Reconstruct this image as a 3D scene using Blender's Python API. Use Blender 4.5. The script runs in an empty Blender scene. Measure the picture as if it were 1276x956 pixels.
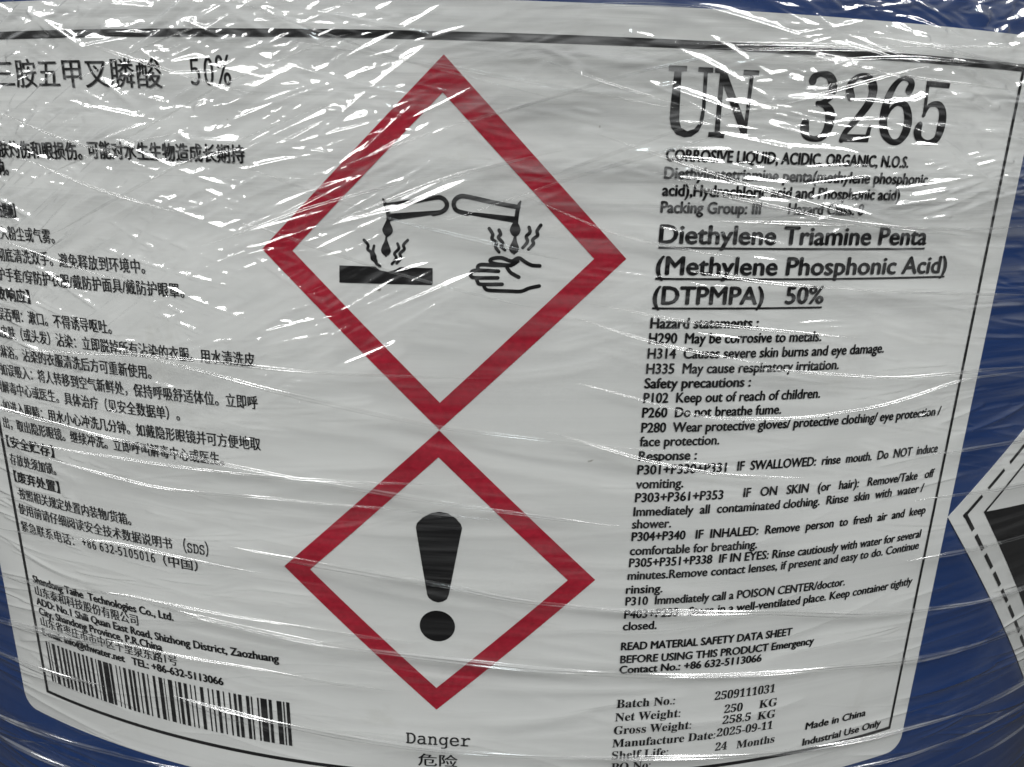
import bpy, bmesh, math, random
import numpy as np
from mathutils import Matrix, Vector

scene = bpy.context.scene
MM = 0.001
R = 290.0            # drum radius in millimetres
Z0 = 0.600           # height on the drum (metres) that label coordinate v = 0 stands at

# ------------------------------------------------------------------ camera
cam_data = bpy.data.cameras.new('camera')
cam = bpy.data.objects.new('camera', cam_data)
scene.collection.objects.link(cam)
cam_data.sensor_width = 36.0
cam_data.lens = 940.53 / 1276.0 * 36.0
cam_data.clip_start = 0.01
cam_data.clip_end = 100.0
_yaw, _pitch, _roll = -0.0115653, -0.2907046, -0.0215315
_rot = (Matrix.Rotation(_yaw, 3, 'Z') @ Matrix.Rotation(_pitch, 3, 'X') @ Matrix.Rotation(_roll, 3, 'Y'))
_r, _f, _u = _rot.col[0], _rot.col[1], _rot.col[2]
_m = Matrix(((_r.x, _u.x, -_f.x, 0), (_r.y, _u.y, -_f.y, -1.5051806 * R * MM),
             (_r.z, _u.z, -_f.z, Z0), (0, 0, 0, 1)))
cam.matrix_world = _m
scene.camera = cam

# ------------------------------------------------------------------ world: a dim warehouse, lighter above than below
world = bpy.data.worlds.new('World')
scene.world = world
world.use_nodes = True
wn, wl = world.node_tree.nodes, world.node_tree.links
bg = wn['Background']
tc = wn.new('ShaderNodeTexCoord')
sx = wn.new('ShaderNodeSeparateXYZ')
wr = wn.new('ShaderNodeValToRGB')
ma = wn.new('ShaderNodeMath'); ma.operation = 'MULTIPLY_ADD'; ma.inputs[1].default_value = 0.5; ma.inputs[2].default_value = 0.5
wl.new(tc.outputs['Generated'], sx.inputs[0]); wl.new(sx.outputs['Z'], ma.inputs[0]); wl.new(ma.outputs[0], wr.inputs[0])
wr.color_ramp.elements[0].position = 0.42; wr.color_ramp.elements[0].color = (0.06, 0.06, 0.06, 1)
wr.color_ramp.elements[1].position = 0.85; wr.color_ramp.elements[1].color = (0.63, 0.65, 0.66, 1)
wl.new(wr.outputs[0], bg.inputs[0])
bg.inputs[1].default_value = 0.62

# ------------------------------------------------------------------ lamps: the bright ceiling fittings that glint in the film
def lamp(name, az, el, dist, sx_, sy_, power, color):
    d = bpy.data.lights.new(name, 'AREA')
    d.shape = 'RECTANGLE'; d.size = sx_; d.size_y = sy_; d.energy = power; d.color = color
    o = bpy.data.objects.new(name, d)
    scene.collection.objects.link(o)
    a, e = math.radians(az), math.radians(el)
    v = Vector((math.sin(a) * math.cos(e), -math.cos(a) * math.cos(e), math.sin(e)))
    o.location = Vector((0, -R * MM, Z0)) + v * dist
    o.rotation_euler = v.to_track_quat('Z', 'Y').to_euler()
    return o
lamp('ceiling_lamp', -42, 48, 3.0, 0.75, 1.35, 58, (1.0, 0.997, 0.985))
lamp('ceiling_lamp', -74, 46, 3.2, 0.80, 1.35, 58, (1.0, 0.997, 0.985))
lamp('ceiling_lamp', -106, 42, 3.6, 0.80, 1.35, 54, (1.0, 0.997, 0.985))
lamp('ceiling_lamp', 53, 46, 3.0, 0.80, 1.20, 60, (1.0, 0.997, 0.985))
lamp('ceiling_lamp', 84, 46, 3.2, 0.80, 1.20, 54, (1.0, 0.997, 0.985))
lamp('skylight', 15, 55, 4.5, 0.6, 1.0, 27, (0.86, 0.97, 1.0))

scene.view_settings.view_transform = 'Standard'
scene.view_settings.look = 'None'
scene.view_settings.exposure = 0.14
scene.view_settings.gamma = 1.0
scene.render.engine = 'CYCLES'
scene.cycles.use_denoising = True
scene.cycles.transparent_max_bounces = 24
scene.cycles.max_bounces = 8
scene.cycles.sample_clamp_indirect = 3.0

# ------------------------------------------------------------------ artwork of the label, in millimetres
# style, letter height, words, left end, right end, baseline
TEXT = [
    ('b', 2.1, 'CORROSIVE LIQUID, ACIDIC, ORGANIC, N.O.S.', 29.72, 81.52, 0.28),
    ('b', 2.1, 'Diethylentetriamine penta(methylene phosphonic', 29.71, 87.06, -2.96),
    ('b', 2.1, 'acid),Hydrochloric acid and Phosphonic acid)', 29.61, 80.72, -6.1),
    ('b', 2.1, 'Packing Group: III', 29.57, 49.75, -9.25),
    ('b', 2.1, 'Hazard Class: 8', 55.69, 72.56, -9.16),
    ('b', 3.5, 'Diethylene Triamine Penta', 29.77, 89.55, -15.07),
    ('b', 3.5, '(Methylene Phosphonic Acid)', 29.64, 96.48, -21.13),
    ('b', 3.5, '(DTPMPA)   50%', 29.5, 66.19, -27.02),
    ('b', 2.1, 'Hazard statements :', 29.39, 52.24, -31.9),
    ('r', 2.1, 'H290  May be corrosive to metals.', 29.32, 67.14, -35.02),
    ('r', 2.1, 'H314  Causes severe skin burns and eye damage.', 29.32, 83.39, -38.18),
    ('r', 2.1, 'H335  May cause respiratory irritation.', 29.31, 72.47, -41.36),
    ('b', 2.1, 'Safety precautions :', 29.17, 52.1, -44.45),
    ('r', 2.1, 'P102  Keep out of reach of children.', 29.21, 68.9, -47.6),
    ('r', 2.1, 'P260  Do not breathe fume.', 29.21, 60.03, -50.79),
    ('r', 2.1, 'P280  Wear protective gloves/ protective clothing/ eye protection /', 29.27, 103.22, -54.1),
    ('r', 2.1, 'face protection.', 29.17, 46.56, -57.18),
    ('b', 2.1, 'Response :', 29.22, 41.81, -60.44),
    ('r', 2.1, 'P301+P330+P331', 29.16, 48.89, -63.6),
    ('r', 2.1, 'IF  SWALLOWED:  rinse  mouth.  Do  NOT  induce', 51.5, 104.66, -63.44),
    ('r', 2.1, 'vomiting.', 29.1, 39.47, -66.82),
    ('r', 2.1, 'P303+P361+P353', 29.16, 48.86, -70.02),
    ('r', 2.1, 'IF   ON   SKIN   (or   hair):   Remove/Take   off', 53.72, 105.1, -69.84),
    ('r', 2.1, 'Immediately  all  contaminated clothing.  Rinse  skin  with  water /', 29.04, 102.63, -73.3),
    ('r', 2.1, 'shower.', 28.96, 37.59, -76.27),
    ('r', 2.1, 'P304+P340   IF  INHALED:  Remove  person  to  fresh  air  and  keep', 29.08, 104.73, -79.32),
    ('r', 2.1, 'comfortable for breathing.', 28.95, 58.57, -82.72),
    ('r', 2.1, 'P305+P351+P338  IF IN EYES: Rinse cautiously with water for several', 28.99, 104.74, -85.7),
    ('r', 2.1, 'minutes.Remove contact lenses, if present and easy to do. Continue', 28.91, 104.87, -88.85),
    ('r', 2.1, 'rinsing.', 28.77, 37.06, -92.36),
    ('r', 2.1, 'P310  Immediately call a POISON CENTER/doctor.', 28.87, 83.77, -95.38),
    ('r', 2.1, 'P403+P233   Store in a well-ventilated place. Keep container tightly', 28.84, 105.03, -98.74),
    ('r', 2.1, 'closed.', 28.75, 36.5, -101.8),
    ('b', 2.0, 'READ MATERIAL SAFETY DATA SHEET', 28.69, 70.98, -107.06),
    ('b', 2.0, 'BEFORE USING THIS PRODUCT Emergency', 28.75, 77.55, -110.56),
    ('b', 2.0, 'Contact No.: +86 632-5113066', 28.74, 63.74, -113.33),
    ('s', 2.3, 'Batch No.:', 28.67, 42.79, -122.87),
    ('s', 2.3, '2509111031', 52.88, 68.71, -122.83),
    ('s', 2.3, 'Net Weight:', 28.59, 44.5, -126.64),
    ('s', 2.3, '250', 55.8, 60.52, -126.96),
    ('s', 2.3, 'KG', 64.99, 69.87, -126.92),
    ('s', 2.3, 'Gross Weight:', 28.52, 47.6, -130.39),
    ('s', 2.3, '258.5', 55.72, 63.1, -130.15),
    ('s', 2.3, 'KG', 65.0, 69.88, -130.34),
    ('s', 2.3, 'Manufacture Date:', 28.43, 54.19, -134.11),
    ('s', 2.3, '2025-09-11', 54.59, 69.54, -133.71),
    ('s', 2.3, 'Shelf Life:', 28.51, 42.46, -137.65),
    ('s', 2.3, '24', 54.66, 57.72, -137.9),
    ('s', 2.3, 'Months', 60.3, 70.72, -138.06),
    ('s', 2.3, 'PO No:', 28.59, 38.32, -141.14),
    ('b', 2.1, 'Made in China', 79.46, 97.92, -136.02),
    ('b', 2.1, 'Industrial Use Only', 79.31, 103.96, -140.84),
    ('b', 2.1, 'Shandong Taihe  Technologies Co., Ltd.', -122.98, -77.96, -108.12),
    ('c', 2.9, '山东泰和科技股份有限公司', -122.95, -88.5, -111.85),
    ('b', 2.1, 'ADD: No.1 Shili Quan East Road, Shizhong District, Zaozhuang', -123.16, -50.86, -114.64),
    ('b', 2.1, 'City, Shandong Province, P.R.China', -122.82, -82.27, -117.54),
    ('c', 2.9, '山东省枣庄市市中区十里泉东路1号', -122.87, -78.32, -121.02),
    ('b', 2.1, 'E-mail: info@thwater.net   TEL: +86-632-5113066', -122.94, -65.96, -123.8),
    ('cb', 2.9, '预防措~施】', -109.74, -107.48, -15.39),
    ('c', 2.9, '·避免~吸入粉尘或气雾。', -115.76, -97.36, -20.22),
    ('c', 2.9, '·作业后~彻底清洗双手。避免释放到环境中。', -115.59, -74.84, -25.06),
    ('c', 2.9, '·~戴防护手套/穿防护衣服/戴防护面具/戴防护眼罩。', -121.68, -66.15, -29.49),
    ('cb', 2.9, '【事~故响应】', -117.97, -107.34, -33.95),
    ('c', 2.9, '·~如误吞咽：漱口。不得诱导呕吐。', -121.48, -85.19, -38.69),
    ('c', 2.9, '·~如皮肤（或头发）沾染：立即脱掉所有沾染的衣服。用水清洗皮', -121.23, -51.39, -42.95),
    ('c', 2.9, '肤~/淋浴。沾染的衣服清洗后方可重新使用。', -121.14, -76.26, -47.8),
    ('c', 2.9, '·~如误吸入：将人转移到空气新鲜处，保持呼吸舒适体位。立即呼', -121.25, -51.45, -52.23),
    ('c', 2.9, '叫解毒中心或医生。具体治疗（见安全数据单）。', -124.1, -70.25, -56.64),
    ('c', 2.9, '·如进入眼睛：用水小心冲洗几分钟。如戴隐形眼镜并可方便地取', -123.31, -51.51, -61.5),
    ('c', 2.9, '出，取出隐形眼镜。继续冲洗。立即呼叫解毒中心或医生。', -123.74, -60.46, -65.94),
    ('cb', 2.9, '【安全贮存】', -123.74, -107.52, -70.78),
    ('c', 2.9, '存放处须加锁。', -123.68, -107.8, -75.4),
    ('cb', 2.9, '【废弃处置】', -123.23, -107.54, -79.94),
    ('c', 2.9, '·按照相关规定处置内装物/货箱。', -123.08, -86.69, -84.46),
    ('c', 2.9, '使用前请仔细阅读安全技术数据说明书', -123.79, -75.92, -88.8),
    ('m', 2.4, '（SDS）', -72.8, -66.44, -88.74),
    ('c', 2.9, '紧急联系电话：', -123.94, -105.41, -93.66),
    ('m', 2.2, '+86 632-5105016', -102.68, -81.16, -93.08),
    ('c', 2.9, '（中国）', -78.77, -69.66, -93.4),
    ('c', 5.1, '二乙烯~三胺五甲叉膦酸', -106.94, -66.34, 10.8),
    ('cb', 3.2, '肤灼伤和眼损伤。', -109.5, -86.88, -2.85),
    ('cb', 3.2, '可能对水生生物造成长期持', -85.3, -50.44, -2.45),
    ('cb', 3.2, '久有害影~响。', -111.12, -107.68, -6.54),
    ('m', 3.1, 'Danger', -20.57, -5.48, -133.52),
    ('c', 3.4, '危险', -17.78, -8.41, -139.75),
]
POLYS = {
 'UN': [[(28.82, 16.86), (32.3, 16.89), (32.35, 15.97), (31.33, 15.87), (31.52, 10.23), (31.67, 7.42), (32.17, 6.2), (33.39, 5.63), (34.72, 6.1), (35.51, 7.19), (35.8, 9.68), (35.54, 15.93), (34.46, 15.95), (34.45, 16.78), (37.3, 16.79), (37.31, 15.93), (36.31, 15.89), (36.5, 9.71), (36.29, 7.22), (35.55, 5.59), (34.26, 4.72), (32.91, 4.54), (31.31, 4.99), (30.24, 6.14), (29.79, 7.72), (29.76, 10.17), (29.97, 15.85), (28.9, 15.94)], [(37.61, 16.77), (39.63, 16.78), (45.16, 6.44), (45.13, 4.7), (44.31, 4.75), (39.08, 14.69), (38.64, 15.92), (37.7, 15.95)], [(38.64, 15.92), (39.55, 14.02), (39.7, 5.68), (40.7, 5.61), (40.65, 4.63), (37.49, 4.75), (37.56, 5.65), (38.67, 5.65)], [(43.17, 16.69), (46.27, 16.69), (46.23, 15.82), (45.27, 15.78), (45.05, 4.7), (44.39, 6.05), (44.48, 15.75), (43.2, 15.8)]],
 'DIG': [[(64.55, 4.75), (71.18, 4.81), (71.5, 8.01), (70.74, 8.09), (70.35, 6.25), (65.29, 6.15)], [(82.53, 16.71), (88.53, 16.59), (88.43, 15.54), (82.87, 15.62)]],
 'COR': [[(-22.45, -10.84), (-12.27, -9.88), (-11.66, -9.86), (-13.41, -10.71), (-22.39, -12.28)], [(-8.4, -9.93), (1.89, -10.67), (1.8, -11.87), (-7.99, -10.47)], [(-32.4, -21.08), (-25.27, -21.0), (-24.44, -21.67), (-22.75, -21.94), (-21.26, -21.47), (-20.41, -20.94), (-14.01, -20.92), (-14.02, -24.22), (-32.53, -24.45)]],
 'EXC': [[(-12.63, -72.79), (-14.44, -73.2), (-16.25, -74.28), (-17.53, -75.67), (-17.8, -76.76), (-17.56, -78.56), (-15.44, -93.11), (-15.07, -93.94), (-14.13, -94.65), (-13.01, -94.97), (-11.88, -94.65), (-11.06, -94.02), (-10.62, -92.85), (-8.2, -78.5), (-7.82, -76.48), (-8.12, -75.49), (-9.21, -74.15), (-10.83, -73.11)]],
}
STROKES = {
 'DIG': [[(57.25, 15.4, 1.27), (57.56, 16.12, 1.04), (58.87, 16.68, 0.72), (60.63, 16.33, 1.2), (61.59, 14.96, 1.51), (61.46, 13.16, 1.35), (60.49, 11.97, 0.8), (58.87, 11.33, 0.64)], [(58.84, 11.54, 0.64), (60.62, 11.15, 1.04), (61.85, 9.74, 1.59), (61.9, 7.37, 1.51), (60.88, 5.56, 1.12), (59.0, 5.06, 0.8), (57.4, 5.67, 1.12), (56.85, 7.01, 1.51), (56.87, 7.99, 1.2)], [(65.87, 12.99, 1.35), (65.37, 14.06, 1.35), (65.55, 15.5, 1.04), (67.12, 16.65, 0.8), (69.19, 16.32, 1.27), (70.5, 14.65, 1.51), (70.18, 12.27, 1.35), (68.21, 9.44, 1.12), (65.8, 6.58, 0.88), (65.16, 5.07, 0.88)], [(78.8, 14.68, 1.35), (79.14, 15.8, 1.2), (78.37, 16.68, 0.8), (76.71, 16.7, 0.64), (75.13, 15.24, 1.04), (74.12, 12.63, 1.35), (73.85, 9.29, 1.43), (74.65, 6.7, 1.35), (76.48, 5.17, 0.88), (78.38, 5.31, 1.04), (79.67, 7.25, 1.51), (79.59, 9.89, 1.43), (78.44, 11.89, 1.12), (76.7, 12.19, 0.64), (75.25, 11.2, 0.56), (74.32, 9.31, 0.48)], [(83.08, 16.0, 0.64), (83.38, 10.34, 0.56)], [(83.21, 10.22, 0.56), (84.27, 12.15, 0.64), (86.47, 12.44, 0.96), (87.89, 10.99, 1.35), (88.12, 8.32, 1.59), (87.49, 5.99, 1.2), (85.36, 5.22, 0.72), (83.2, 5.85, 1.12), (82.46, 7.35, 1.51), (82.72, 8.42, 1.12)]],
 'COR': [[(-23.46, -8.17, 0.25), (-22.99, -9.14, 0.51), (-22.53, -10.72, 0.55), (-22.48, -12.32, 0.51)], [(-23.0, -9.34, 0.59), (-17.97, -8.47, 0.59), (-13.69, -7.63, 0.59), (-12.27, -7.63, 0.59), (-11.38, -8.39, 0.59), (-11.37, -9.38, 0.59), (-12.27, -10.2, 0.59), (-13.9, -10.65, 0.59)], [(2.61, -7.88, 0.25), (2.24, -8.8, 0.51), (1.97, -10.59, 0.55), (1.92, -11.87, 0.51)], [(2.24, -8.92, 0.59), (-2.55, -8.18, 0.59), (-7.21, -7.29, 0.59), (-8.83, -7.26, 0.59), (-9.84, -8.07, 0.59), (-9.91, -9.14, 0.59), (-9.22, -9.95, 0.59), (-7.38, -10.37, 0.59)], [(-22.64, -12.32, 0.51), (-22.65, -12.93, 0.93), (-22.67, -13.81, 1.44), (-22.77, -14.55, 1.18), (-22.87, -15.16, 0.34)], [(-22.95, -15.04, 0.21), (-23.01, -15.98, 0.42), (-23.07, -17.0, 1.02), (-23.09, -17.9, 1.35), (-23.1, -18.56, 0.93), (-23.11, -18.85, 0.34)], [(1.76, -11.79, 0.59), (1.77, -12.39, 1.1), (1.76, -13.2, 1.44), (1.78, -14.0, 1.02), (1.79, -14.4, 0.34)], [(1.79, -14.28, 0.34), (1.73, -15.21, 0.59), (1.68, -16.23, 1.18), (1.65, -16.84, 1.35), (1.67, -17.45, 0.85), (1.68, -17.7, 0.25)], [(-27.33, -16.01, 0.42), (-26.56, -16.92, 0.42), (-26.66, -17.75, 0.42), (-25.96, -18.34, 0.47), (-25.74, -19.57, 0.51), (-25.15, -19.75, 0.47), (-25.04, -20.37, 0.47), (-24.33, -20.92, 0.42)], [(-25.38, -17.0, 0.34), (-25.62, -18.12, 0.42), (-25.22, -19.13, 0.42), (-25.41, -19.97, 0.38)], [(-20.8, -16.43, 0.38), (-20.57, -17.4, 0.42), (-21.42, -18.37, 0.42), (-21.1, -19.19, 0.42), (-21.96, -20.42, 0.38)], [(-18.8, -15.71, 0.38), (-19.64, -16.67, 0.42), (-19.49, -17.49, 0.42), (-20.37, -18.34, 0.42), (-20.18, -19.15, 0.42), (-21.03, -20.22, 0.38)], [(-3.19, -13.05, 0.47), (-2.51, -14.12, 0.47), (-2.62, -14.93, 0.47), (-1.78, -15.71, 0.47), (-1.89, -16.53, 0.47), (-1.21, -17.45, 0.42)], [(-1.31, -13.28, 0.47), (-1.0, -14.08, 0.47), (-1.4, -14.69, 0.47), (-0.55, -15.68, 0.47), (-0.83, -16.3, 0.47), (-0.11, -17.01, 0.42)], [(4.39, -12.61, 0.47), (4.59, -13.52, 0.47), (3.92, -14.35, 0.47), (4.16, -15.35, 0.47), (3.29, -16.51, 0.42)], [(6.62, -12.15, 0.47), (5.93, -13.29, 0.47), (6.08, -14.09, 0.47), (5.17, -14.92, 0.47), (5.32, -15.73, 0.47), (4.41, -16.77, 0.42)], [(6.71, -19.88, 0.51), (5.13, -19.79, 0.51), (3.87, -19.2, 0.51), (2.82, -18.53, 0.51), (2.2, -18.59, 0.51), (1.18, -19.11, 0.51), (-0.69, -18.54, 0.51), (-2.26, -18.67, 0.51), (-2.91, -19.1, 0.51), (-2.32, -19.61, 0.51), (-0.66, -19.82, 0.51), (1.2, -19.85, 0.51), (2.42, -19.08, 0.51)], [(0.39, -20.37, 0.51), (0.95, -21.18, 0.51), (1.67, -21.66, 0.51), (2.72, -22.17, 0.51)], [(1.2, -19.93, 0.51), (-2.11, -19.98, 0.51), (-4.59, -19.93, 0.51), (-5.29, -20.44, 0.51), (-4.99, -21.1, 0.51)], [(-1.25, -21.11, 0.51), (-5.61, -21.07, 0.51), (-6.6, -21.72, 0.51), (-6.42, -22.38, 0.51), (-5.46, -22.52, 0.51), (-1.35, -22.41, 0.51)], [(-5.46, -22.61, 0.51), (-5.24, -23.35, 0.51), (-4.53, -23.75, 0.51), (-0.49, -23.63, 0.51)], [(-4.11, -23.82, 0.51), (-3.68, -24.65, 0.51), (-2.63, -24.91, 0.51), (1.13, -24.94, 0.51), (3.22, -24.92, 0.51), (4.87, -24.25, 0.51), (6.74, -23.79, 0.51)]],
}
BARS = [(-122.5, -121.91), (-121.33, -121.01), (-120.16, -119.01), (-118.06, -117.3), (-116.48, -115.62), (-115.06, -114.32), (-113.59, -112.86), (-112.03, -111.24), (-110.59, -109.88), (-109.1, -108.4), (-107.77, -107.07), (-106.2, -105.44), (-104.52, -104.25), (-103.64, -102.49), (-101.98, -100.22), (-99.89, -99.07), (-97.86, -97.53), (-96.62, -96.3), (-95.4, -94.54), (-93.74, -92.95), (-92.48, -91.7), (-90.82, -90.45), (-89.58, -88.75), (-87.99, -87.62), (-86.31, -85.56), (-84.57, -83.46), (-82.96, -82.72), (-81.79, -80.56), (-79.68, -79.35), (-78.83, -77.95), (-77.24, -76.33), (-75.47, -75.15), (-74.25, -73.87), (-72.67, -71.72), (-70.53, -70.16), (-69.32, -68.92), (-68.05, -67.22), (-66.36, -65.99), (-64.77, -64.31), (-63.49, -62.74), (-62.26, -61.36), (-60.19, -59.35), (-58.91, -58.52), (-57.28, -56.84), (-56.4, -54.73), (-54.29, -53.47), (-52.23, -50.95), (-50.58, -50.21), (-49.78, -48.92)]
FOLDS = [
    ([(-60, -84.0), (-11.1, -89.7), (3.1, -93.1), (30.3, -96.4), (62.9, -99.3), (91.9, -104.7), (128.3, -109.6), (154.9, -111.7), (215, -117)], 2.0),
    ([(-85, -103.0), (-37.2, -106.8), (-9.2, -108.8), (15, -111.4), (46.4, -114.9), (82.2, -118.1), (111.7, -122.4), (161.2, -126.6), (220, -132)], 2.2),
    ([(-80, -128.0), (-48.3, -130.6), (3.9, -134.4), (38.2, -137.1), (68.3, -140.7), (106.6, -144), (130.5, -145.9), (171.7, -150), (220, -154)], 2.0),
    ([(60, -149.0), (91.2, -151.6), (142.8, -156.1), (176.2, -159.4), (222, -164)], 1.5),
    ([(90, -161.5), (132.7, -165.9), (181.8, -170.5), (222, -174)], 1.5),
    ([(100, -63.8), (112.3, -64.2), (136.6, -64.6), (210, -66)], 1.6),
    ([(98, -75.2), (108, -75.5), (141.4, -77.7), (210, -82)], 1.5),
    ([(99, -91.2), (112.2, -91.9), (147.7, -93.9), (212, -99)], 1.7),
    ([(-176, -126.5), (-142.8, -123.5), (-127.9, -121.5), (-90, -117.5)], 1.5),
    ([(-178, -138), (-146.1, -134.4), (-134.3, -133.5), (-100, -131)], 1.5),
    ([(-178, -161.5), (-153.6, -158.7), (-128.8, -155.3), (-99.8, -152.1), (-60, -148.6)], 2.0),
    ([(-178, -170), (-150, -167), (-110, -163.5), (-70, -160)], 2.4),
    ([(-90, -39), (-55.3, -45.1), (-12.7, -53.2), (34, -58.2)], 1.3),
    ([(-130, -58), (-76.6, -62.6), (-24.8, -68.2), (26, -75.2)], 1.3),
    # finer ones across the lettering
    ([(24.8, -1.2), (44.5, -7.2), (57.2, -9.7)], 1.0),
    ([(15.2, -26.6), (33.5, -30.2), (73.9, -34.8)], 1.0),
    ([(12.0, -29.0), (26.0, -33.8), (36.0, -36.4), (54.1, -39.8)], 1.0),
    ([(5.5, -52.4), (14.8, -55.2), (30.2, -60.2), (47.6, -64.2), (67.3, -66.1)], 1.0),
    ([(11.7, -42.4), (23.8, -45.6), (42.6, -51.2), (63.1, -52.1), (83.2, -50.7), (106.4, -45.9), (130.0, -46.2)], 1.0),
    ([(45.1, -39.6), (56.8, -41.1), (85.1, -44.3), (111.2, -44.4), (129.6, -45.2)], 1.0),
    ([(0.6, -5.7), (20.2, -13.6), (30.7, -15.7), (45.7, -18.0)], 1.0),
    ([(34.8, -20.3), (51.4, -22.9), (78.1, -25.0), (123.6, -27.7)], 1.0),
    ([(38.3, -10.8), (75.6, -11.7), (96.7, -12.7), (118.3, -12.1)], 1.0),
    ([(-108.9, -69.4), (-75.5, -72.3), (-52.7, -71.5), (-21.1, -71.9), (2.7, -74.0)], 1.0),
    ([(-138.3, -108.3), (-88.5, -101.7), (-50.2, -102.7), (-17.2, -104.8)], 1.0),
    ([(-142.4, -122.4), (-95.7, -116.8), (-57.3, -115.7), (-22.1, -118.1)], 1.0),
    ([(-126.7, -67.0), (-87.9, -66.2), (-51.5, -66.5), (-11.1, -65.7)], 1.0),
    ([(-120.6, -44.2), (-73.8, -41.3), (-34.1, -42.4), (-4.5, -42.6)], 1.0),
    ([(-134.1, -93.8), (-91.4, -88.2), (-53.4, -90.2)], 1.0),
]

rng = random.Random(11)
nrng = np.random.default_rng(5)

# ------------------------------------------------------------------ materials
def mat(name):
    m = bpy.data.materials.new(name); m.use_nodes = True
    nt = m.node_tree
    return m, nt, nt.nodes, nt.links, nt.nodes['Principled BSDF']

def noise(nt, scale, detail=4.0, rough=0.5, stretch=(1, 1, 1), rot=(0, 0, 0), dist=0.0):
    t = nt.nodes.new('ShaderNodeTexCoord'); mp = nt.nodes.new('ShaderNodeMapping'); n = nt.nodes.new('ShaderNodeTexNoise')
    nt.links.new(t.outputs['UV'] if stretch != (1, 1, 1) or rot != (0, 0, 0) else t.outputs['Object'], mp.inputs[0])
    mp.inputs['Scale'].default_value = stretch; mp.inputs['Rotation'].default_value = rot
    nt.links.new(mp.outputs[0], n.inputs['Vector'])
    n.inputs['Scale'].default_value = scale; n.inputs['Detail'].default_value = detail; n.inputs['Roughness'].default_value = rough
    n.inputs['Distortion'].default_value = dist
    return n.outputs['Fac']

def ramp(nt, fac, p0, c0, p1, c1):
    r = nt.nodes.new('ShaderNodeValToRGB')
    r.color_ramp.elements[0].position = p0; r.color_ramp.elements[0].color = (*c0, 1)
    r.color_ramp.elements[1].position = p1; r.color_ramp.elements[1].color = (*c1, 1)
    nt.links.new(fac, r.inputs[0])
    return r.outputs[0]

# blue moulded plastic of the drum
M_blue, nt, N, L, b = mat('blue_plastic')
dust_sheen = N.new('ShaderNodeMix'); dust_sheen.data_type = 'RGBA'; dust_sheen.inputs[7].default_value = (0.22, 0.26, 0.33, 1)
L.new(ramp(nt, noise(nt, 21, 9, 0.68, dist=0.8), 0.55, (0, 0, 0), 0.85, (0.22, 0.22, 0.22)), dust_sheen.inputs[0])     # rubbed, dusty patches; the pale tint also paints in a hint of reflection
L.new(ramp(nt, noise(nt, 9, 5), 0.3, (0.0062, 0.034, 0.140), 0.75, (0.0085, 0.041, 0.165)), dust_sheen.inputs[6])
L.new(dust_sheen.outputs[2], b.inputs['Base Color'])
b.inputs['Roughness'].default_value = 0.36
bp = N.new('ShaderNodeBump'); bp.inputs['Strength'].default_value = 0.12; bp.inputs['Distance'].default_value = 0.0006
L.new(noise(nt, 60, 3), bp.inputs['Height']); L.new(bp.outputs[0], b.inputs['Normal'])

# white label paper with faint mottling, scuffs and dust specks
M_paper, nt, N, L, b = mat('label_paper')
base = ramp(nt, noise(nt, 14, 6, 0.6), 0.3, (0.675, 0.685, 0.672), 0.7, (0.722, 0.732, 0.722))
sm = ramp(nt, noise(nt, 38, 8, 0.72, dist=0.6), 0.60, (1, 1, 1), 0.85, (0.84, 0.83, 0.80))
sp = ramp(nt, noise(nt, 420, 2, 0.4), 0.80, (1, 1, 1), 0.83, (0.45, 0.43, 0.40))
def mul(nt, a, c):
    x = nt.nodes.new('ShaderNodeMix'); x.data_type = 'RGBA'; x.blend_type = 'MULTIPLY'; x.inputs[0].default_value = 1
    nt.links.new(a, x.inputs[6]); nt.links.new(c, x.inputs[7]); return x.outputs[2]
L.new(mul(nt, mul(nt, base, sm), sp), b.inputs['Base Color'])
b.inputs['Roughness'].default_value = 0.42

def ink(name, c, rough=0.45, weave=False):
    m, nt, N, L, b = mat(name)
    if weave:   # fine print raster and worn patches of the red
        w = ramp(nt, noise(nt, 55, 6, 0.65), 0.3, tuple(x * 0.86 for x in c), 0.75, tuple(min(1, x * 1.12 + 0.004) for x in c))
        r = ramp(nt, noise(nt, 900, 2, 0.5), 0.35, (0.80, 0.80, 0.80), 0.65, (1, 1, 1))
        L.new(mul(nt, w, r), b.inputs['Base Color'])
    else:
        L.new(ramp(nt, noise(nt, 120, 5, 0.6), 0.3, c, 0.8, tuple(x * 1.5 + 0.001 for x in c)), b.inputs['Base Color'])
    b.inputs['Roughness'].default_value = rough
    b.inputs['Specular IOR Level'].default_value = 0.22
    return m
M_black = ink('black_ink', (0.0055, 0.0055, 0.006))
M_red = ink('red_ink', (0.41, 0.013, 0.034), 0.45, True)

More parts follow.
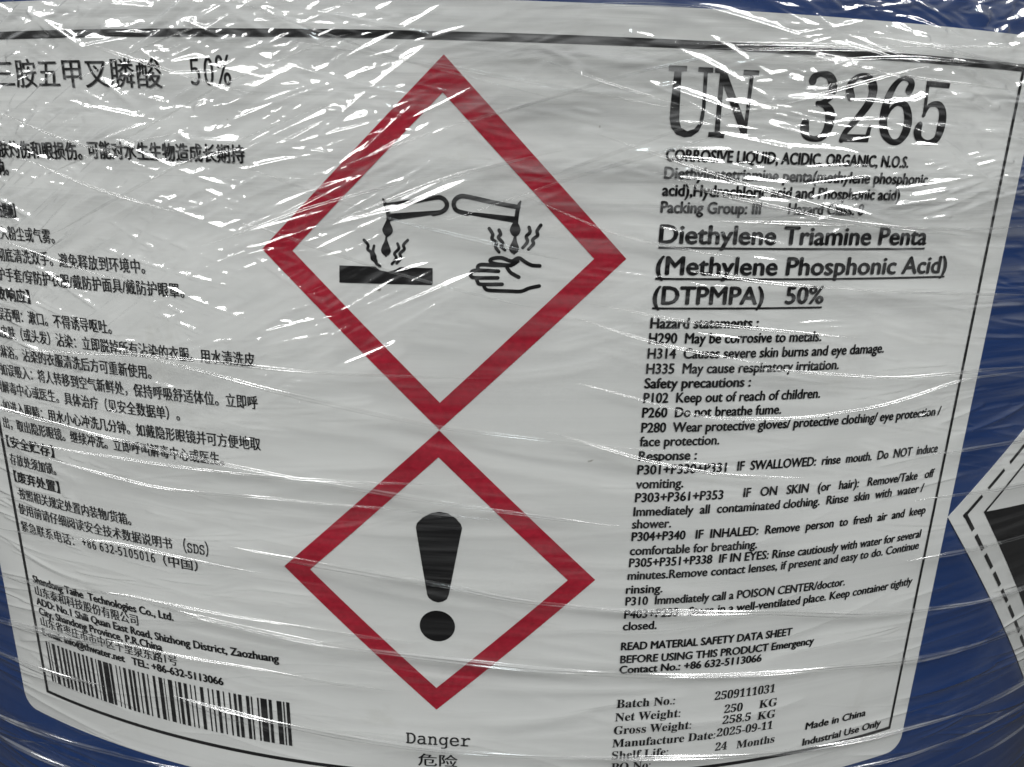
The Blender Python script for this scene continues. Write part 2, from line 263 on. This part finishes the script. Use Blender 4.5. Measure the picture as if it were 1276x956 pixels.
# thin clear stretch film: mirror sheen by angle, a little milky haze in streaks, the rest lets light through
def film_mat(name, haze0, haze1, gloss, bump, rough, lens=0.0):
    m, nt, N, L, b = mat(name)
    N.remove(b)
    out = N['Material Output']
    tr = N.new('ShaderNodeBsdfTransparent'); tr.inputs[0].default_value = (0.975, 0.975, 0.97, 1)
    gl = N.new('ShaderNodeBsdfGlossy'); gl.inputs['Roughness'].default_value = rough
    clear = tr.outputs[0]
    if lens:           # thick bunched pleats bend what is seen through them
        rf = N.new('ShaderNodeBsdfRefraction'); rf.inputs['IOR'].default_value = 1.25; rf.inputs['Roughness'].default_value = 0.0
        ml = N.new('ShaderNodeMixShader'); ml.inputs[0].default_value = lens
        L.new(tr.outputs[0], ml.inputs[1]); L.new(rf.outputs[0], ml.inputs[2]); clear = ml.outputs[0]
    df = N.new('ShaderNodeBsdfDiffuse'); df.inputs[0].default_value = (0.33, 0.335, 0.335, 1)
    fr = N.new('ShaderNodeFresnel')
    ge = N.new('ShaderNodeNewGeometry'); io = N.new('ShaderNodeMapRange')     # a sheet this thin reflects alike from both faces
    io.inputs[3].default_value = 1.5; io.inputs[4].default_value = 1 / 1.5
    L.new(ge.outputs['Backfacing'], io.inputs[0]); L.new(io.outputs[0], fr.inputs[0])
    mg = N.new('ShaderNodeMath'); mg.operation = 'MULTIPLY'; mg.use_clamp = True; mg.inputs[1].default_value = gloss
    L.new(fr.outputs[0], mg.inputs[0])
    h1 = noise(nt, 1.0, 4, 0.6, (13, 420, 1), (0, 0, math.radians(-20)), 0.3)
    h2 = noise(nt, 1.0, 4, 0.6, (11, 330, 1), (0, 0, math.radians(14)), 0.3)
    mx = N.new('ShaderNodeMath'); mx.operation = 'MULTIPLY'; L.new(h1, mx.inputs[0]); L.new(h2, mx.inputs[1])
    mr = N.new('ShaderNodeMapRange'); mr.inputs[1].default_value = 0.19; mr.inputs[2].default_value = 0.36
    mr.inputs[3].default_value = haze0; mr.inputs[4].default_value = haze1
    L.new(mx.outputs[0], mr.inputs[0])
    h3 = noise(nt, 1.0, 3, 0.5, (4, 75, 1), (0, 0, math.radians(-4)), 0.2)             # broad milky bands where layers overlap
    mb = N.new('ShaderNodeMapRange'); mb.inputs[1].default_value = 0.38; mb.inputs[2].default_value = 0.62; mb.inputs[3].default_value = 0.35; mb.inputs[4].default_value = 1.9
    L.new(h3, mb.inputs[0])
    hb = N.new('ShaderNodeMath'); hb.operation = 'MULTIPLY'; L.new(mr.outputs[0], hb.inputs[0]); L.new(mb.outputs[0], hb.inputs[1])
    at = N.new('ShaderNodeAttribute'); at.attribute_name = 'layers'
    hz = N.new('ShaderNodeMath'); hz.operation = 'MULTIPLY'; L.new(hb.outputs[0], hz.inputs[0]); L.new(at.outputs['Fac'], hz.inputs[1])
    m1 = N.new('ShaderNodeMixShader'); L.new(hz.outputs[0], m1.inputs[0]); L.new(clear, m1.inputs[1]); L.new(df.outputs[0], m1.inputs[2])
    m2 = N.new('ShaderNodeMixShader'); L.new(mg.outputs[0], m2.inputs[0]); L.new(m1.outputs[0], m2.inputs[1]); L.new(gl.outputs[0], m2.inputs[2])
    bp = N.new('ShaderNodeBump'); bp.inputs['Strength'].default_value = bump; bp.inputs['Distance'].default_value = 0.0004
    L.new(mx.outputs[0], bp.inputs['Height'])
    for s in (gl, fr, df): L.new(bp.outputs[0], s.inputs['Normal'])
    L.new(m2.outputs[0], out.inputs[0])
    return m
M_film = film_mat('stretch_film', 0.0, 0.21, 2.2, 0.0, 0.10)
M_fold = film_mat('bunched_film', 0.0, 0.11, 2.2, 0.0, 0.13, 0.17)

# ------------------------------------------------------------------ helpers: flat artwork in millimetres (u along the drum, v up) wrapped on the drum
TAU = -0.006866      # the label is stuck on a hair out of level
def label_uv(a):
    a = np.asarray(a, float)
    c, s = math.cos(TAU), math.sin(TAU)
    return np.stack([a[:, 0] * c - a[:, 1] * s, a[:, 0] * s + a[:, 1] * c], 1)
def wrap(uv, r):
    t = uv[:, 0] / R
    r = np.asarray(r, float)
    return np.stack([np.sin(t) * r * MM, -np.cos(t) * r * MM, Z0 + uv[:, 1] * MM], 1)

def link(name, me, material, parent):
    o = bpy.data.objects.new(name, me)
    scene.collection.objects.link(o)
    if material is not None:
        me.materials.append(material)
    o.parent = parent
    return o
def raw_mesh(name, verts, faces):
    me = bpy.data.meshes.new(name)
    me.from_pydata([tuple(v) for v in verts], [], [tuple(f) for f in faces])
    me.update()
    return me

def refine(verts, faces, step=2.5):
    """cut long edges so that flat artwork bends with the drum"""
    bm = bmesh.new()
    vs = [bm.verts.new((x, y, 0)) for x, y in verts]
    for f in faces:
        try: bm.faces.new([vs[i] for i in f])
        except ValueError: pass
    bmesh.ops.triangulate(bm, faces=bm.faces[:])
    for _ in range(9):
        es = [e for e in bm.edges if abs(e.verts[0].co.x - e.verts[1].co.x) > step]
        if not es: break
        bmesh.ops.subdivide_edges(bm, edges=es, cuts=1)
        bmesh.ops.triangulate(bm, faces=[f for f in bm.faces if len(f.verts) > 3])
    bm.verts.index_update()
    V = np.array([(v.co.x, v.co.y) for v in bm.verts]); F = list({frozenset(v.index for v in f.verts): [v.index for v in f.verts] for f in bm.faces}.values())
    bm.free()
    return V, F

class Art:
    """collects flat polygons, strokes and text of one printed mark, then wraps them as one mesh"""
    def __init__(self): self.V = []; self.F = []
    def poly(self, pts):
        n = len(self.V); self.V += [(p[0], p[1]) for p in pts]; self.F.append(list(range(n, n + len(pts)))); return self
    def quad(self, x0, y0, x1, y1): return self.poly([(x0, y0), (x1, y0), (x1, y1), (x0, y1)])
    def stroke(self, pts, smooth=True, scale=1.0):
        P = np.array(pts, float)
        if smooth and len(P) > 2:      # Catmull-Rom through the points
            Q = []
            for i in range(len(P) - 1):
                p0, p1, p2, p3 = P[max(i - 1, 0)], P[i], P[i + 1], P[min(i + 2, len(P) - 1)]
                for t in np.linspace(0, 1, 6, endpoint=False):
                    Q.append(0.5 * (2 * p1 + (p2 - p0) * t + (2 * p0 - 5 * p1 + 4 * p2 - p3) * t ** 2 + (3 * p1 - p0 - 3 * p2 + p3) * t ** 3))
            Q.append(P[-1]); P = np.array(Q)
        xy, w = P[:, :2], np.abs(P[:, 2]) * 0.5 * scale
        d = np.gradient(xy, axis=0); d /= np.maximum(np.linalg.norm(d, axis=1, keepdims=True), 1e-9)
        nrm = np.stack([-d[:, 1], d[:, 0]], 1)
        a, c = xy + nrm * w[:, None], xy - nrm * w[:, None]
        n = len(self.V); self.V += [tuple(q) for q in a] + [tuple(q) for q in c]; k = len(a)
        for i in range(k - 1): self.F.append([n + i, n + i + 1, n + k + i + 1, n + k + i])
        for (c0, r0) in ((xy[0], w[0]), (xy[-1], w[-1])):     # round ends
            self.poly([(c0[0] + r0 * math.cos(t), c0[1] + r0 * math.sin(t)) for t in np.linspace(0, 2 * math.pi, 12, endpoint=False)])
        return self
    def add(self, V, F):
        n = len(self.V); self.V += [tuple(v) for v in V]; self.F += [[i + n for i in f] for f in F]; return self
    def build(self, name, material, parent, lift, onlabel=True, step=2.5):
        V, F = refine(self.V, self.F, step)
        uv = label_uv(V) if onlabel else V
        return link(name, raw_mesh(name, wrap(uv, np.full(len(uv), R + lift)), F), material, parent)

_cache = {}
def glyphs(body):
    """outline of a line of lettering as (verts, faces) at size 1"""
    if body in _cache: return _cache[body]
    c = bpy.data.curves.new('lettering', 'FONT'); c.body = body; c.resolution_u = 3
    o = bpy.data.objects.new('lettering', c); scene.collection.objects.link(o)
    me = bpy.data.meshes.new_from_object(o.evaluated_get(bpy.context.evaluated_depsgraph_get()))
    V = np.array([(v.co.x, v.co.y) for v in me.vertices]).reshape(-1, 2); F = [list(p.vertices) for p in me.polygons]
    bpy.data.objects.remove(o); bpy.data.curves.remove(c); bpy.data.meshes.remove(me)
    _cache[body] = (V, F)
    return V, F
def math_alpha(s, up, low, dig):
    r = ''
    for ch in s:
        if 'A' <= ch <= 'Z': r += chr(up + ord(ch) - 65)
        elif 'a' <= ch <= 'z': r += chr(low + ord(ch) - 97)
        elif '0' <= ch <= '9': r += chr(dig + ord(ch) - 48)
        else: r += ch
    return r
def styled(s, st):
    if st == 's': return math_alpha(s, 0x1D400, 0x1D41A, 0x1D7CE)      # bold serif
    if st == 'm': return math_alpha(s, 0x1D670, 0x1D68A, 0x1D7F6)      # typewriter
    return s
REF = {'b': 'H', 'r': 'H', 's': styled('B', 's'), 'm': styled('D', 'm'), 'c': '国', 'cb': '国'}
WEIGHT = {'b': 0.125, 'r': 0.10, 's': 0.03, 'm': 0.05, 'c': 0.05, 'cb': 0.10}
def text_art(art, st, h, txt, u0, u1, v):
    ref = glyphs(REF[st])[0]
    y0, y1 = (ref[:, 1].min(), ref[:, 1].max())
    hidden, shown = txt.split('~') if '~' in txt else ('', txt)
    V, F = glyphs(styled(shown, st))
    x0, x1 = V[:, 0].min(), V[:, 0].max()
    sy = h / (y1 - y0); sx = (u1 - u0) / (x1 - x0)
    base = y0 if st in ('c', 'cb') else 0.0
    runs = [(V, F, u0 - x0 * sx)]
    if hidden:
        H, G = glyphs(styled(hidden, st))
        runs.append((H, G, u0 - (H[:, 0].max() + 0.06) * sx))
    for V, F, off in runs:
        P = np.stack([V[:, 0] * sx + off, (V[:, 1] - base) * sy + v], 1)
        w = WEIGHT[st] * (h / 2.1) ** 0.7 * (1.0 if st in ('b', 'r') else 0.8)
        for dx, dy in ((-w, 0), (w, 0), (0, w * 0.6), (0, -w * 0.6)) if w > 0.04 * h / 2.1 else ((-w, 0), (w, 0)):
            art.add(P + np.array((dx, dy)), F)

# ------------------------------------------------------------------ the drum
drum = bpy.data.objects.new('plastic_drum', None)
scene.collection.objects.link(drum)
drum['label'] = 'blue plastic drum bearing a large white chemical hazard label, wrapped in clear film'
drum['category'] = 'drum'

def lathe(name, prof, material, parent, seg=256):
    V, F = [], []
    k = len(prof)
    for i in range(seg):
        t = 2 * math.pi * i / seg
        for r, z in prof: V.append((math.sin(t) * r, -math.cos(t) * r, z))
    for i in range(seg):
        j = (i + 1) % seg
        for q in range(k - 1): F.append((i * k + q, j * k + q, j * k + q + 1, i * k + q + 1))
    me = raw_mesh(name, V, F)
    me.polygons.foreach_set('use_smooth', [True] * len(me.polygons))
    return link(name, me, material, parent)
r0 = R * MM
body = [(0.0, 0.012), (0.225, 0.012), (0.240, 0.0), (0.262, 0.0), (0.272, 0.006), (0.276, 0.016), (0.276, 0.05), (0.279, 0.058), (r0 - 0.002, 0.075), (r0, 0.09)]
body += [(r0, 0.09 + 0.02 * i) for i in range(1, 34)] + [(r0, 0.775), (r0 - 0.002, 0.785), (0.279, 0.80), (0.276, 0.806), (0.276, 0.86), (0.270, 0.885), (0.255, 0.897), (0.22, 0.900), (0.0, 0.902)]
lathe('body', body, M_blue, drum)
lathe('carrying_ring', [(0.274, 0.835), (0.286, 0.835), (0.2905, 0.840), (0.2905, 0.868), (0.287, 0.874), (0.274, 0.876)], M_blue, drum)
for a in (90, 270):       # the two bung plugs of the top
    o = lathe('bung_plug', [(0.0, 0.915), (0.026, 0.915), (0.030, 0.912), (0.030, 0.902), (0.034, 0.901)], M_blue, drum, 48)
    for vtx in o.data.vertices: vtx.co.x += 0.19 * math.sin(math.radians(a))

# ------------------------------------------------------------------ the label
def rounded(x0, y0, x1, y1, r, n=8):
    P = []
    for cx, cy, a in ((x1 - r, y0 + r, -90), (x1 - r, y1 - r, 0), (x0 + r, y1 - r, 90), (x0 + r, y0 + r, 180)):
        for i in range(n + 1):
            t = math.radians(a + 90 * i / n); P.append((cx + r * math.cos(t), cy + r * math.sin(t)))
    return P
def sheet(name, outline, r_low, r_high, material, parent, onlabel=True):
    """a thin sheet of paper with real thickness, bent on the drum"""
    V, F = refine(outline, [list(range(len(outline)))], 2.0)
    bm = bmesh.new()
    uv = label_uv(V) if onlabel else V
    n = len(V)
    top = wrap(uv, np.full(n, r_high)); low = wrap(uv, np.full(n, r_low))
    vt = [bm.verts.new(p) for p in top]; vl = [bm.verts.new(p) for p in low]
    for f in F:
        bm.faces.new([vt[i] for i in f]); bm.faces.new([vl[i] for i in reversed(f)])
    tv = {v: i for i, v in enumerate(vt)}
    for e in [e for e in bm.edges if e.is_boundary and e.verts[0] in tv and e.verts[1] in tv]:
        a, c = tv[e.verts[0]], tv[e.verts[1]]
        bm.faces.new((vt[a], vl[a], vl[c], vt[c]))
    bmesh.ops.recalc_face_normals(bm, faces=bm.faces[:])
    me = bpy.data.meshes.new(name); bm.to_mesh(me); bm.free()
    return link(name, me, material, parent)

LO, LH = R + 0.05, R + 0.20          # label sheet, then ink in thin coats above it
I1, I2 = R * 0 + 0.26, 0.30
out = rounded(-136.4, -151.2, 113.1, 26.5, 4.5)
# small torn nick in the lower edge
k = [i for i, p in enumerate(out) if p[1] < -151.0 and p[0] < -100][0]
out = out[:k + 1] + [(-108.0, -151.2), (-106.6, -150.3), (-105.3, -150.5), (-103.8, -149.4), (-102.4, -149.0), (-101.0, -149.9), (-99.4, -151.2)] + out[k + 1:]
label = sheet('paper_label', out, LO, LH, M_paper, drum)

fr = Art()
fr.quad(-125.9, 19.8, 108.0, 21.2); fr.quad(-125.9, -143.0, 108.0, -142.0)
fr.quad(-125.9, -142.0, -124.9, 19.8); fr.quad(107.2, -142.0, 108.0, 19.8)
fr.build('border_line', M_black, label, I1)

def diamond(l, t, r, b, li, ti, ri, bi):
    a = Art(); P, Q = [l, t, r, b], [li, ti, ri, bi]
    for i in range(4):
        j = (i + 1) % 4
        a.poly([P[i], P[j], Q[j], Q[i]])
    a.build('red_diamond', M_red, label, I1)
diamond((-48.1, -18.6), (-11.9, 17.4), (23.5, -18.2), (-12.7, -54.2), (-41.8, -18.6), (-12.1, 11.0), (17.2, -18.3), (-12.6, -48.3))
diamond((-47.9, -88.9), (-12.75, -54.3), (21.6, -88.7), (-13.4, -123.5), (-41.8, -89.0), (-12.9, -60.3), (15.5, -88.7), (-13.4, -117.5))

a = Art()
for q in POLYS['COR']: a.poly(q)
for q in STROKES['COR']: a.stroke(q, scale=1.42)
a.build('corrosion_symbol', M_black, label, I1)
a = Art()
for q in POLYS['EXC']: a.poly(q)
a.poly([(-13.17 + 3.97 * math.cos(t), -101.01 + 3.97 * math.sin(t)) for t in np.linspace(0, 2 * math.pi, 40, endpoint=False)])
a.build('exclamation_mark', M_black, label, I1, step=1.5)
a = Art()
for key in ('UN', 'DIG'):
    for q in POLYS[key]: a.poly(q)
for q in STROKES['DIG']: a.stroke(q, scale=1.3)
a.build('text_line', M_black, label, I1)
a = Art()
text_art(a, 'm', 4.4, '50%', -60.2, -52.0, 11.5)
a.build('text_line', M_black, label, I1)
a = Art()
for x0, x1 in BARS: a.quad(x0, -138.2, x1, -125.6)
a.build('barcode', M_black, label, I1)
for st, h, txt, u0, u1, v in TEXT:
    a = Art()
    text_art(a, st, h, txt, u0, u1, v)
    if h > 3.4 and st == 'b':          # the product name is underlined
        a.quad(u0 - 0.1, v - 1.05, u1, v - 0.65)
    a.build('text_line', M_black, label, I2, step=4.0)

# ------------------------------------------------------------------ the corrosive placard beside it
PC, PH, PR = (112.75 + 70.0, -82.6 - 4.9), 70.2, math.radians(-4.0)
def plac(x, y):
    c, s = math.cos(PR), math.sin(PR)
    return (PC[0] + x * c - y * s, PC[1] + x * s + y * c)
def dia(h): return [plac(-h, 0), plac(0, -h), plac(h, 0), plac(0, h)]
placard = sheet('hazard_placard', dia(PH), LO, LH, M_paper, drum, False)
a = Art()
hd = PH - 6.3
for (x0, y0), (x1, y1) in (((-hd, 0), (0, hd)), ((-hd, 0), (0, -hd)), ((hd, 0), (0, hd)), ((hd, 0), (0, -hd))):
    n = 10
    for i in range(n):
        t0, t1 = i / n, (i + 0.74) / n
        if i == 0: t0 = -0.008
        p, q = (x0 + (x1 - x0) * t0, y0 + (y1 - y0) * t0), (x0 + (x1 - x0) * t1, y0 + (y1 - y0) * t1)
        nx, ny = -(y1 - y0) / hd * 0.40, (x1 - x0) / hd * 0.40
        a.poly([plac(p[0] + nx, p[1] + ny), plac(q[0] + nx, q[1] + ny), plac(q[0] - nx, q[1] - ny), plac(p[0] - nx, p[1] - ny)])
a.build('dashed_border', M_black, placard, I1, False)
hi = PH - 13.4
a = Art()
a.poly([plac(-hi, 0), plac(0, -hi), plac(hi, 0)])
for s in (-1, 1):
    a.poly([plac(s * hi, 0), plac(0, hi), plac(0, hi - 1.1), plac(s * (hi - 1.1), 0)])
a.build('black_field', M_black, placard, I1, False)

# ------------------------------------------------------------------ the stretch film
def axis(lo, hi, step, end_lo, end_hi, n):
    return np.concatenate([np.linspace(end_lo, lo, n, endpoint=False), np.arange(lo, hi, step), np.linspace(hi, end_hi, n)])
U0, U1, V0, V1 = -175.0, 215.0, -212.0, 50.0
half = math.pi * R
US = axis(U0, U1, 0.50, -half, half, 40)
VS = axis(V0, V1, 0.21, -560.0, 190.0, 24)
HT = np.zeros((len(VS), len(US)), np.float32)
UU, VV = np.meshgrid(US, VS)
def crease(u, v, ang, half_len, w, h, curve=0.0, skew=0.0, tent=False, add=False):
    ca, sa = math.cos(ang), math.sin(ang)
    ru = abs(half_len * ca) + abs(5 * w * sa) + 0.6; rv = abs(half_len * sa) + abs(5 * w * ca) + abs(curve) * half_len ** 2 + 0.6
    i0, i1 = np.searchsorted(US, (u - ru, u + ru)); j0, j1 = np.searchsorted(VS, (v - rv, v + rv))
    if i1 - i0 < 2 or j1 - j0 < 2: return
    x = UU[j0:j1, i0:i1] - u; y = VV[j0:j1, i0:i1] - v
    p = x * ca + y * sa; q = -x * sa + y * ca - curve * p * p
    t = np.clip(1 - (p / half_len) ** 4, 0, None)
    d = q * (1 + skew * np.sign(q))
    if tent:          # a flat-sided pleat
        z = h * t * np.clip(1 - np.sqrt(d * d + 0.01 * w * w) / w, 0, None)
    else:
        z = h * t * np.exp(-(np.sqrt(d * d + (0.18 * w) ** 2) - 0.18 * w) / w)
    if add: HT[j0:j1, i0:i1] += z.astype(np.float32)
    else: HT[j0:j1, i0:i1] = np.maximum(HT[j0:j1, i0:i1], z.astype(np.float32))

def cluster(u, v, ang, n, spread, length, w, slope, flat=0.12):
    for _ in range(n):
        du, dv = rng.gauss(0, length * 0.4), rng.gauss(0, spread)
        ww = w * rng.uniform(0.6, 1.5)
        crease(u + du, v + dv, ang + rng.gauss(0, 0.07), length * rng.uniform(0.35, 1.2), ww, ww * slope * rng.uniform(0.5, 1.25),
               rng.gauss(0, 0.0025), rng.uniform(-0.45, 0.45), rng.random() < flat)
def scatter(n, box, angs, cn, spread, length, w, slope, flat=0.12):
    for _ in range(n):
        u, v = rng.uniform(box[0], box[1]), rng.uniform(box[2], box[3])
        cluster(u, v, math.radians(rng.choice(angs) + rng.gauss(0, 5)), rng.randint(*cn), spread, length * rng.uniform(0.5, 1.5), w, slope, flat)
# upper left: heavily crumpled, two crossing families
scatter(420, (-165, -26, -40, 34), (24, 28, 32, 18, 26, -14, -22), (3, 7), 3.0, 13, 0.66, 1.2)
scatter(110, (-155, -28, 0, 44), (30, 20, -12, -30, 5), (3, 6), 2.6, 7, 0.95, 1.1)
scatter(70, (-125, -30, -62, -28), (14, 8, -6), (2, 5), 2.0, 8, 0.6, 0.85)
# broad flat facets where the film is gathered near the rim
scatter(34, (-85, -38, 4, 34), (22, -20, 8, -35), (2, 4), 2.6, 5, 1.7, 0.52, 1.0)
scatter(22, (50, 85, 10, 34), (5, -10, 12, -25), (2, 4), 2.4, 5, 1.7, 0.52, 1.0)
scatter(24, (85, 160, 14, 42), (15, -25, 35, 0), (2, 4), 2.6, 6, 1.8, 0.55, 1.0)
scatter(8, (12, 30, 4, 24), (8, -8), (2, 3), 2.2, 4, 1.6, 0.42, 1.0)
# upper right: crumpled along the top, mostly level
scatter(120, (36, 155, -8, 42), (4, -8, -14, 14, 0), (3, 6), 2.6, 11, 0.66, 1.15)
scatter(80, (50, 175, 14, 50), (20, -25, -10, 35), (3, 6), 2.6, 6, 1.0, 1.0)
# upper middle: soft shallow streaks
scatter(110, (-45, 45, -30, 45), (16, 22, -12, -16, 4), (2, 5), 2.5, 16, 0.8, 0.36)
scatter(14, (-20, 35, 5, 45), (10, -10, 0), (2, 4), 2.0, 6, 0.7, 0.8)
# right middle: long strokes sloping gently down to the right
scatter(90, (22, 150, -70, 0), (-9, -13, -5, 6), (2, 4), 1.8, 13, 0.50, 0.85)
# left middle and below: long level strokes in pairs
scatter(110, (-150, -42, -105, -30), (3, 0, -4, 8), (2, 4), 1.4, 10, 0.46, 0.80)
scatter(40, (-170, -30, -200, -95), (5, 7, 3, 2), (2, 3), 1.2, 24, 0.46, 0.75)
scatter(30, (-60, 30, -150, -50), (-2, -6, 1), (1, 3), 1.2, 26, 0.6, 0.34)
scatter(46, (-130, 60, -150, -40), (3, -1, -5, 1), (1, 2), 1.6, 34, 0.8, 0.50)          # long soft taut creases over the whole label
scatter(20, (20, 150, -140, -20), (-4, -7, -2), (1, 2), 1.6, 30, 0.7, 0.50)
scatter(40, (90, 225, -200, -60), (-5, -7, -8), (1, 3), 1.2, 28, 0.46, 0.75)

# the film stands a little off the drum and lies in slow swells
for _ in range(60):
    crease(rng.uniform(U0, U1), rng.uniform(V0, V1), rng.gauss(0, 0.15), rng.uniform(30, 80), rng.uniform(3, 7), rng.uniform(-0.25, 0.45), add=True)
HT = np.clip(HT, -0.5, 2.2)
HT += 1.0
LAY = np.full_like(HT, 0.22)                # more layers of film (so more haze) along the top
LAY += 1.25 / (1 + np.exp(-(VV + 14 + 0.12 * np.maximum(UU, -60)) / 13))
P = np.stack([np.sin(UU / R) * (R + HT) * MM, -np.cos(UU / R) * (R + HT) * MM, Z0 + VV * MM], -1).reshape(-1, 3)
nv, nu = HT.shape
idx = np.arange(nv * nu).reshape(nv, nu)
Q = np.stack([idx[:-1, :-1], idx[:-1, 1:], idx[1:, 1:], idx[1:, :-1]], -1).reshape(-1, 4)
def fast_mesh(name, P, Q, uv, lay):
    me = bpy.data.meshes.new(name)
    me.vertices.add(len(P)); me.vertices.foreach_set('co', P.astype(np.float32).ravel())
    me.loops.add(Q.size); me.loops.foreach_set('vertex_index', Q.astype(np.int32).ravel())
    me.polygons.add(len(Q)); me.polygons.foreach_set('loop_start', np.arange(0, Q.size, 4, dtype=np.int32))
    me.update(calc_edges=True)
    me.polygons.foreach_set('use_smooth', np.ones(len(Q), bool))
    ul = me.uv_layers.new(name='UVMap'); ul.data.foreach_set('uv', uv[Q.ravel()].astype(np.float32).ravel())
    at = me.attributes.new('layers', 'FLOAT', 'POINT'); at.data.foreach_set('value', lay.astype(np.float32).ravel())
    me.update()
    return me
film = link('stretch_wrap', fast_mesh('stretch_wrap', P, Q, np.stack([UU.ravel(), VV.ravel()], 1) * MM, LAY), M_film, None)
film['label'] = 'clear crinkled plastic stretch film wrapped tightly round the blue drum and its label'
film['category'] = 'plastic wrap'

# bunched folds of the film: flat pleated bands that run round the drum
def fold(pts, width, lift=0.3, height=0.55, layers=1.0):
    P0 = np.array(pts, float)
    s = np.linspace(P0[0, 0], P0[-1, 0], max(8, int((P0[-1, 0] - P0[0, 0]) / 0.8)))
    v = np.interp(s, P0[:, 0], P0[:, 1])
    ker = np.ones(15) / 15
    v = np.convolve(np.pad(v, 7, 'edge'), ker, 'valid')
    K = 25
    a = np.linspace(-1, 1, K)
    ph = rng.uniform(0, 6)
    UUf = np.repeat(s[:, None], K, 1)
    wob = width * (1 + 0.22 * np.sin(s / 17 + ph) + 0.15 * np.sin(s / 6.1 + ph * 2))
    taper = np.clip(np.minimum(s - s[0], s[-1] - s) / 14, 0.05, 1)
    VVf = v[:, None] + a[None, :] * (wob * taper)[:, None] * 0.5
    prof = 0.22 * (1 - a ** 2) + 0.78 * np.exp(-((np.abs(a + 0.05 * math.sin(ph)) - 0.50) / 0.31) ** 2) * (1 - a ** 8)
    ju = np.clip(np.searchsorted(US, UUf), 0, len(US) - 1); jv = np.clip(np.searchsorted(VS, VVf), 0, len(VS) - 1)
    under = HT[jv, ju].max(axis=1)                       # the band rides on top of the film beneath it
    k = 13
    under = np.lib.stride_tricks.sliding_window_view(np.pad(under, k // 2, 'edge'), k).max(axis=1)
    under = np.convolve(np.pad(under, 10, 'edge'), np.ones(21) / 21, 'valid')
    Hf = under[:, None] + lift + prof[None, :] * height * (0.8 + 0.3 * np.sin(s / 9 + ph))[:, None] * taper[:, None]
    Pf = np.stack([np.sin(UUf / R) * (R + Hf) * MM, -np.cos(UUf / R) * (R + Hf) * MM, Z0 + VVf * MM], -1).reshape(-1, 3)
    n = len(s); ix = np.arange(n * K).reshape(n, K)
    Qf = np.stack([ix[:-1, :-1], ix[1:, :-1], ix[1:, 1:], ix[:-1, 1:]], -1).reshape(-1, 4)
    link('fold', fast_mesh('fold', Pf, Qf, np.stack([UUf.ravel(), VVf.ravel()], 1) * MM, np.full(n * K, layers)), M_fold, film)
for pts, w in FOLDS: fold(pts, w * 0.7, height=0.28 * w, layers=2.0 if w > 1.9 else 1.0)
for _ in range(26):            # thin tension lines that run slantwise through the crumpled upper part
    s = rng.choice((0.36, 0.46, 0.30, -0.22, -0.30, -0.16)); u, v, n = rng.uniform(-150, 40), rng.uniform(-25, 28), rng.uniform(35, 75)
    fold([(u, v), (u + n * 0.5, v + n * 0.5 * s + rng.uniform(-1, 1)), (u + n, v + n * s * 0.9)], rng.uniform(0.45, 0.8), height=0.22)
for _ in range(6):
    s = rng.choice((-0.16, -0.2, -0.1, 0.05)); u, v, n = rng.uniform(-10, 70), rng.uniform(17, 28), rng.uniform(35, 75)
    fold([(u, v), (u + n * 0.5, v + n * 0.5 * s + rng.uniform(-1, 1)), (u + n, v + n * s * 0.8)], rng.uniform(0.45, 0.8), height=0.22)
